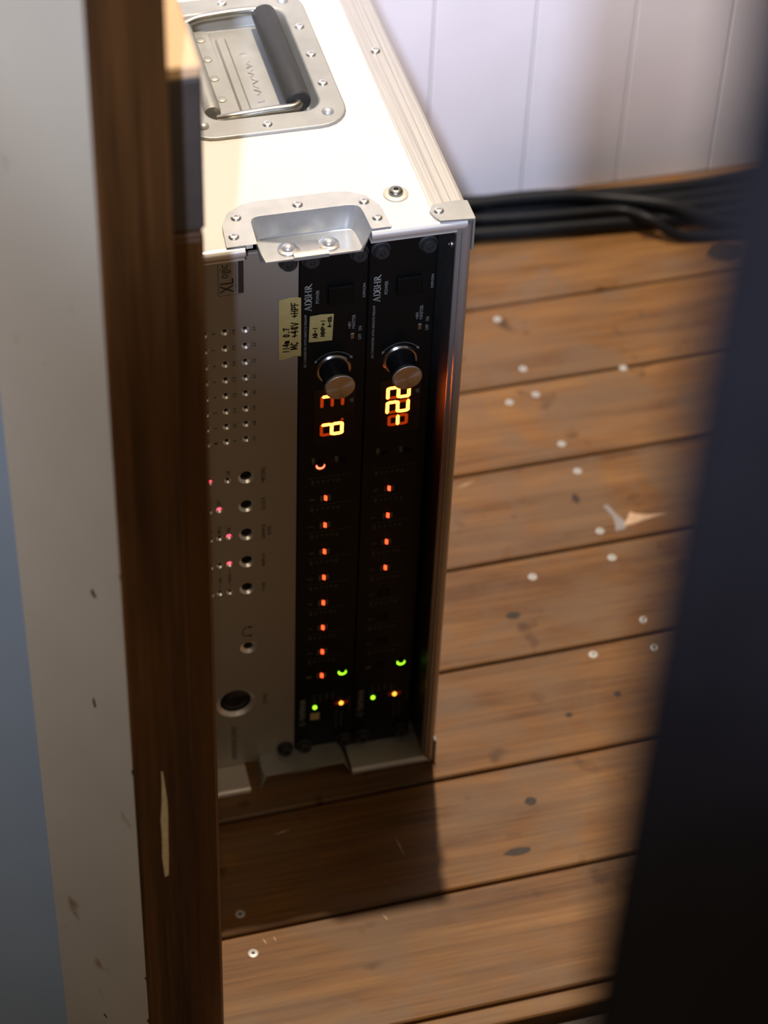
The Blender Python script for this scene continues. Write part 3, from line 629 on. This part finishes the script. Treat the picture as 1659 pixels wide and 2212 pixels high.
# ================================================================== black microphone preamps
SEG = {'a': 0, 'b': 1, 'c': 2, 'd': 3, 'e': 4, 'f': 5, 'g': 6}
def seg_poly(k, xt, xb, z0, z1, t):
    """seven-segment strokes of a digit that reads upwards: top at xt, bottom at xb, left z0, right z1"""
    xm = (xt+xb)/2; g = .25; h = t/2
    def horiz(xc): # crosses the digit: constant x, spans z
        return [(xc, z0+g), (xc-h, z0+g+h), (xc-h, z1-g-h), (xc, z1-g), (xc+h, z1-g-h), (xc+h, z0+g+h)]
    def vert(zc, xa, xc):
        return [(xa+g, zc), (xa+g+h, zc+h), (xc-g-h, zc+h), (xc-g, zc), (xc-g-h, zc-h), (xa+g+h, zc-h)]
    return {'a': horiz(xt+h), 'd': horiz(xb-h), 'g': horiz(xm), 'b': vert(z1-h, xt+h*.6, xm), 'c': vert(z1-h, xm, xb-h*.6), 'f': vert(z0+h, xt+h*.6, xm), 'e': vert(z0+h, xm, xb-h*.6)}[k]
def serif_name(bm, xt, xb, z0, z1, ox):
    Y = YP-.0001
    def mp(u, v): return ((ox+xb+(xt-xb)*v)/1000, Y, (z0+(z1-z0)*u)/1000)
    H_ = xb-xt; Wd = z1-z0
    def st(p, q, w):      # stroke of width w mm
        a = Vector((p[0]*Wd, p[1]*H_)); b = Vector((q[0]*Wd, q[1]*H_)); d = (b-a).normalized(); n = Vector((-d.y, d.x))*w/2
        bm.faces.new([bm.verts.new(mp(c.x/Wd, c.y/H_)) for c in (a+n, b+n, b-n, a-n)])
    def curve(c, r, a0, a1, w0, w1):
        n = 14; pr = None
        for i in range(n+1):
            a = math.radians(a0+(a1-a0)*i/n); w = w0+(w1-w0)*math.sin(PI*i/n)
            p = (c[0]+r[0]*math.cos(a), c[1]+r[1]*math.sin(a)); dirv = Vector((math.cos(a), math.sin(a)))
            o = (p[0]+dirv.x*w/2/Wd, p[1]+dirv.y*w/2/H_); q = (p[0]-dirv.x*w/2/Wd, p[1]-dirv.y*w/2/H_)
            if pr: bm.faces.new([bm.verts.new(mp(*k)) for k in (pr[0], o, q, pr[1])])
            pr = (o, q)
    T, t, s = .95, .42, .42
    # A
    st((.02, .0), (.095, 1), t); st((.095, 1), (.18, 0), T); st((.05, .36), (.14, .36), t); st((-.01, .04), (.06, .04), s); st((.135, .04), (.215, .04), s)
    # D
    st((.255, 0), (.255, 1), T); curve((.275, .5), (.115, .47), -90, 90, t, 1.1); st((.225, .04), (.29, .04), s); st((.225, .96), (.29, .96), s)
    # 8
    curve((.475, .74), (.05, .22), 0, 180, .6, .5); curve((.475, .74), (.05, .22), 180, 360, .5, .8); curve((.475, .26), (.06, .24), 0, 180, .6, .8); curve((.475, .26), (.06, .24), 180, 360, .7, .5)
    # H
    for u in (.595, .735): st((u, 0), (u, 1), T); st((u-.035, .04), (u+.035, .04), s); st((u-.035, .96), (u+.035, .96), s)
    st((.595, .5), (.735, .5), t)
    # R
    st((.825, 0), (.825, 1), T); st((.79, .04), (.86, .04), s); st((.79, .96), (.85, .96), s); curve((.845, .74), (.075, .22), -90, 90, t, .95); st((.86, .5), (.985, .02), T); st((.95, .04), (1.01, .04), s)
def preamp(ox, idx):
    lab = ['black rack preamp with two pieces of tape, next to the silver unit', 'black rack preamp without tape, against the side wall of the case'][idx]
    u = thing('microphone_preamp', (ox/1000+.0222, .10, Z0P), lab, 'rack unit', 'black rack preamps in the case')
    X = lambda lx: (ox+lx)/1000
    pn = build('front_panel', box(bmesh.new(), X(.25), X(44.1), 0, .0028, Z0P, Z1P, .0005), M['black'], u)
    build('chassis', box(bmesh.new(), X(1.5), X(42.9), .0035, .28, .030, .470), M['button'], u)
    # printed lettering
    bm = bmesh.new()
    serif_name(bm, 3.3, 8.0, 439.9, 461.6, ox)
    text(bm, 'AD CONVERTER WITH REMOTE PREAMP', 3.4, 5.0, 393.2, 437.2, ox); text(bm, 'POWER', 10.6, 12.7, 445.3, 455.8, ox)
    text(bm, 'OFF/ON', 40.9, 42.6, 445.2, 456.4, ox); text(bm, '+48V', 31.9, 33.9, 420.9, 426.9, ox); text(bm, 'MASTER', 34.5, 36.6, 420.8, 432.2, ox)
    text(bm, 'OFF', 38.8, 41.0, 410.9, 415.6, ox); text(bm, 'ON', 38.9, 41.0, 418.4, 422.0, ox); text(bm, 'dB', 34.8, 36.9, 358.0, 361.6, ox)
    text(bm, '+48V', 9.6, 11.7, 307.2, 313.2, ox); text(bm, 'HPF', 25.6, 27.8, 306.8, 312.0, ox)
    # arc over the gain knob with small arrow ends
    cxk, czk, rk = 23.0, 389.0, 14.3
    arc = [(cxk+rk*math.cos(math.radians(a)), czk+rk*math.sin(math.radians(a))) for a in range(38, 144, 5)]
    strokes(bm, [arc], .5, lambda a, b: ((ox+a)/1000, YP, b/1000))
    for a in (34, 147):
        q = [(rk+1.1, 4), (rk-1.1, 4), (rk, -5)] if a > 90 else [(rk+1.1, -4), (rk-1.1, -4), (rk, 5)]
        bm.faces.new([bm.verts.new(((ox+cxk+r*math.cos(math.radians(a-d)))/1000, YP, (czk+r*math.sin(math.radians(a-d)))/1000)) for r, d in q])
    # maker's name with round emblem
    text(bm, 'YAMAHA', 3.3, 7.9, 47.0, 70.4, ox)
    strokes(bm, [[(5.6+2.3*math.cos(a*PI/10), 43.0+2.5*math.sin(a*PI/10)) for a in range(21)], [(5.6, 43), (3.4, 43)], [(5.6, 43), (6.8, 41)], [(5.6, 43), (6.8, 45)]], .5, lambda a, b: ((ox+a)/1000, YP, b/1000))
    build('panel_print', bm, M['print'], pn)['kind'] = 'stuff'
    bm = bmesh.new()
    for k in range(8):
        z = 94.2+25.75*k
        text(bm, str(k+1), 8.3, 12.0, z-1.2, z+1.0, ox)
        quad(bm, 7.4, 37.4, z+19.55, z+19.8, ox)
        text(bm, 'dB', 9.4, 11.3, z+13.4, z+17.9, ox)
        for j, s in enumerate(('-30', '-18', '-12', '-6', 'PK')): text(bm, s, 13.0+3.6*j, 15.2+3.6*j, z+13.7, z+16.8, ox)
    for j, s in enumerate(('44.1k', '88.2k', '48k', '96k')): text(bm, s, 13.4+4.6*j, 15.4+4.6*j, 65.8, 74.4-(j % 2), ox)
    text(bm, 'WORD CLOCK', 30.3, 32.2, 31.4, 52.8, ox); text(bm, 'AES/EBU', 34.4, 36.2, 33.0, 51.5, ox); text(bm, 'CASCADE', 40.3, 42.0, 49.4, 67.0, ox)
    build('faint_print', bm, M['dimprint'], pn)['kind'] = 'stuff'
    # power button, master switch
    build('power_button', box(bmesh.new(), X(18.2), X(34.6), -.0030, .001, .4438, .4582, .0008, 2), M['button'], u)
    build('master_switch', box(bmesh.new(), X(33.2), X(36.0), -.0022, .001, .4135, .4182, .0004), M['bolt'], u)
    # gain knob
    kn = build('gain_knob', close_lathe(bmesh.new(), [(.0100, .0), (.0100, .0024), (.0092, .0040), (.0090, .0165), (.0094, .0168)], 40, front(X(23.0), 0, .3890)), M['blackgloss'], u, True)
    build('knob_ring', lathe(bmesh.new(), [(.0098, .0), (.0118, 0), (.0118, .0008), (.0108, .0018), (.0098, .0018)], 40, front(X(23.0), 0, .3890)), M['chrome'], kn, True)
    cx_ = X(23.0); bm = lathe(bmesh.new(), [(.0088, -.002), (.0099, -.002), (.0101, -.0012), (.0099, -.0002), (.0094, .0), (.0092, .0002), (0, .0006)], 48, ROT_FRONT)
    cp = build('knob_cap', bm, M['cap'], None, True); cp.parent = kn; cp.location = Vector((cx_, -.0188, .3890))-wl(kn)
    # display
    dw = build('display_window', box(bmesh.new(), X(10.5), X(38.5), -.0002, .001, .3255, .3725, .0001), M['window'], u)
    glyphs = [('d', 330.7, 342.9, 14.8, 30.8), (' ', 343.1, 355.3, 14.8, 30.8), ('1', 355.6, 367.6, 14.8, 30.8)] if idx == 0 else [('-', 331.0, 341.8, 16.4, 30.4), ('2', 342.3, 354.3, 14.8, 31.0), ('2', 354.9, 366.8, 14.8, 31.2)]
    lit = {'d': 'bcdeg', '1': 'bc', '-': 'g', '2': 'abged', ' ': ''}
    for ch, z0, z1, xt, xb in glyphs:
        if ch == ' ': continue
        for k in 'abcdefg':
            on = k in lit[ch]
            if not on and ch == '1' and k in 'ef': continue
            pts = [(ox+x, z) for x, z in seg_poly(k, xt, xb, z0+.6, z1-.6, 2.15)]
            build('segment', slab(bmesh.new(), pts, -.0001, -.00045 if on else -.0004), M['seg_on'] if on else M['seg_off'], dw)
    for zdot in ((344.3,) if idx == 0 else (354.6,)):
        build('decimal_point', close_lathe(bmesh.new(), [(.0009, 0), (.0009, .0004)], 12, front(X(29.8), -.0001, zdot/1000)), M['seg_off'], dw)
    # two square-topped buttons with light gaps
    def lit_button(lx, z, glowm, r=3.1):
        b_ = build('button', close_lathe(bmesh.new(), [(r/1000, 0), (r/1000, .0009), (r*.86/1000, .0013)], 24, front(X(lx), 0, z/1000)), M['button'], u, True)
        if glowm:
            bm = bmesh.new(); n = 16; ri, ro = r-.3, r+1.5; A = []
            for i in range(n+1):
                a = math.radians(188+164*i/n); th = .25+.75*math.sin(PI*i/n)**.7
                A.append([(ox+lx+ri*math.cos(a), z+ri*math.sin(a)), (ox+lx+(ri+(ro-ri)*th*1.35)*math.cos(a), z+(ri+(ro-ri)*th*1.35)*math.sin(a))])
            for y in (-.0005,):
                V = [[bm.verts.new((q[0]/1000, y, q[1]/1000)) for q in p] for p in A]; V2 = [[bm.verts.new((q[0]/1000, 0, q[1]/1000)) for q in p] for p in A]
                for i in range(n):
                    bm.faces.new((V[i][0], V[i+1][0], V[i+1][1], V[i][1])); bm.faces.new((V[i][1], V[i+1][1], V2[i+1][1], V2[i][1]))
            build('light_gap', bm, glowm, b_)
    lit_button(15.7, 306.3, M['led_u'] if idx == 0 else None, 2.3); lit_button(31.8, 306.3, None, 2.3)
    lit_button(35.2, 95.6, M['led_green'], 2.3)
    # channel lights
    for k in range(8):
        z = 94.2+25.75*k
        on = idx == 0 or k >= 4
        h = build('channel_light', box(bmesh.new(), X(15.6), X(23.8), -.0003, .0005, (z-3.1)/1000, (z+3.1)/1000, .0001), M['button'], u)
        for x0 in (15.9, 21.6): build('side_lens', box(bmesh.new(), X(x0), X(x0+1.6), -.0006, -.0002, (z-2.7)/1000, (z+2.7)/1000, .0001), M['dimprint'] if on else M['button'], h)
        if on:
            for x0, dz in ((18.65, .35), (19.75, -.35)): build('light_bar', box(bmesh.new(), X(x0), X(x0+.95), -.0009, -.0002, (z-2.2+dz)/1000, (z+2.2+dz)/1000, .0002), M['led_orange'], h)
    # status lights at the foot
    SL = lambda lx, z, m, nm='status_light': build(nm, close_lathe(bmesh.new(), [(.0015, 0), (.0015, .0004), (.0010, .0009)], 16, front(X(lx), 0, z/1000) @ Matrix.Diagonal((1, 1.25, 1, 1))), m, u, True)
    SL(15.0, 59.4, M['led_green']); SL(35.1 if idx == 0 else 31.6, 59.4, M['led_amber'])
    for d in (-3.6, 3.6): SL((35.1 if idx == 0 else 31.6)+d, 60.0, M['led_dim'])
    for lx in (7.0, 37.4):
        for z in (.0195, .4820): inst('rack_screw', RSCREW, (X(lx), .0, z), u, (PI/2, 0, 0))
preamp(0, 0); preamp(44.45, 1)
# ================================================================== masking tape with handwriting
def tape(pts, y0, label, lines, w):
    cx = sum(p[0] for p in pts)/len(pts)/1000; z = min(p[1] for p in pts)/1000
    t = build('masking_tape', slab(bmesh.new(), pts, y0, y0-.0003), M['tape'], None, False, (cx, 0, z)); tag(t, label, 'tape', 'handwritten masking tape')
    bm = bmesh.new()
    for body, xt, xb, z0, z1 in lines: hand(bm, body, xt, xb, z0, z1, w, y0-.0004)
    if lines: build('handwriting', bm, M['ink'], t)
    return t
tape([(-13.0, 403.2), (-8, 403.6), (-3, 405.4), (1.2, 404.2), (1.4, 404.8), (1.2, 430), (1.0, 451.8), (-1.5, 453.0), (-6, 453.2), (-13.1, 451.9), (-13.2, 425)], -.0006,
     'long yellow masking tape label overlapping the silver panel and the black panel', [('114m 0.7', -10.3, -6.6, 408.6, 429.5), ('MC +48V +HPF', -5.2, -1.0, 410.6, 449.5)], .95)
tape([(6.3, 414.8), (14, 414.2), (21.6, 414.0), (22.3, 435.4), (14, 436.2), (6.8, 435.8)], -.0006,
     'small dim yellow masking tape label wholly on the black panel by the knob', [('AB-1', 9.0, 11.6, 417.5, 427.0), ('MMP+1', 14.2, 16.6, 418.2, 432.6), ('A-02', 18.6, 20.6, 425.0, 433.8)], .85)
tape([(11.4, 46.6), (18.2, 46.0), (18.5, 53.2), (11.7, 53.8)], -.0005, 'tiny scrap of masking tape below the green light near the panel foot', [], .5)
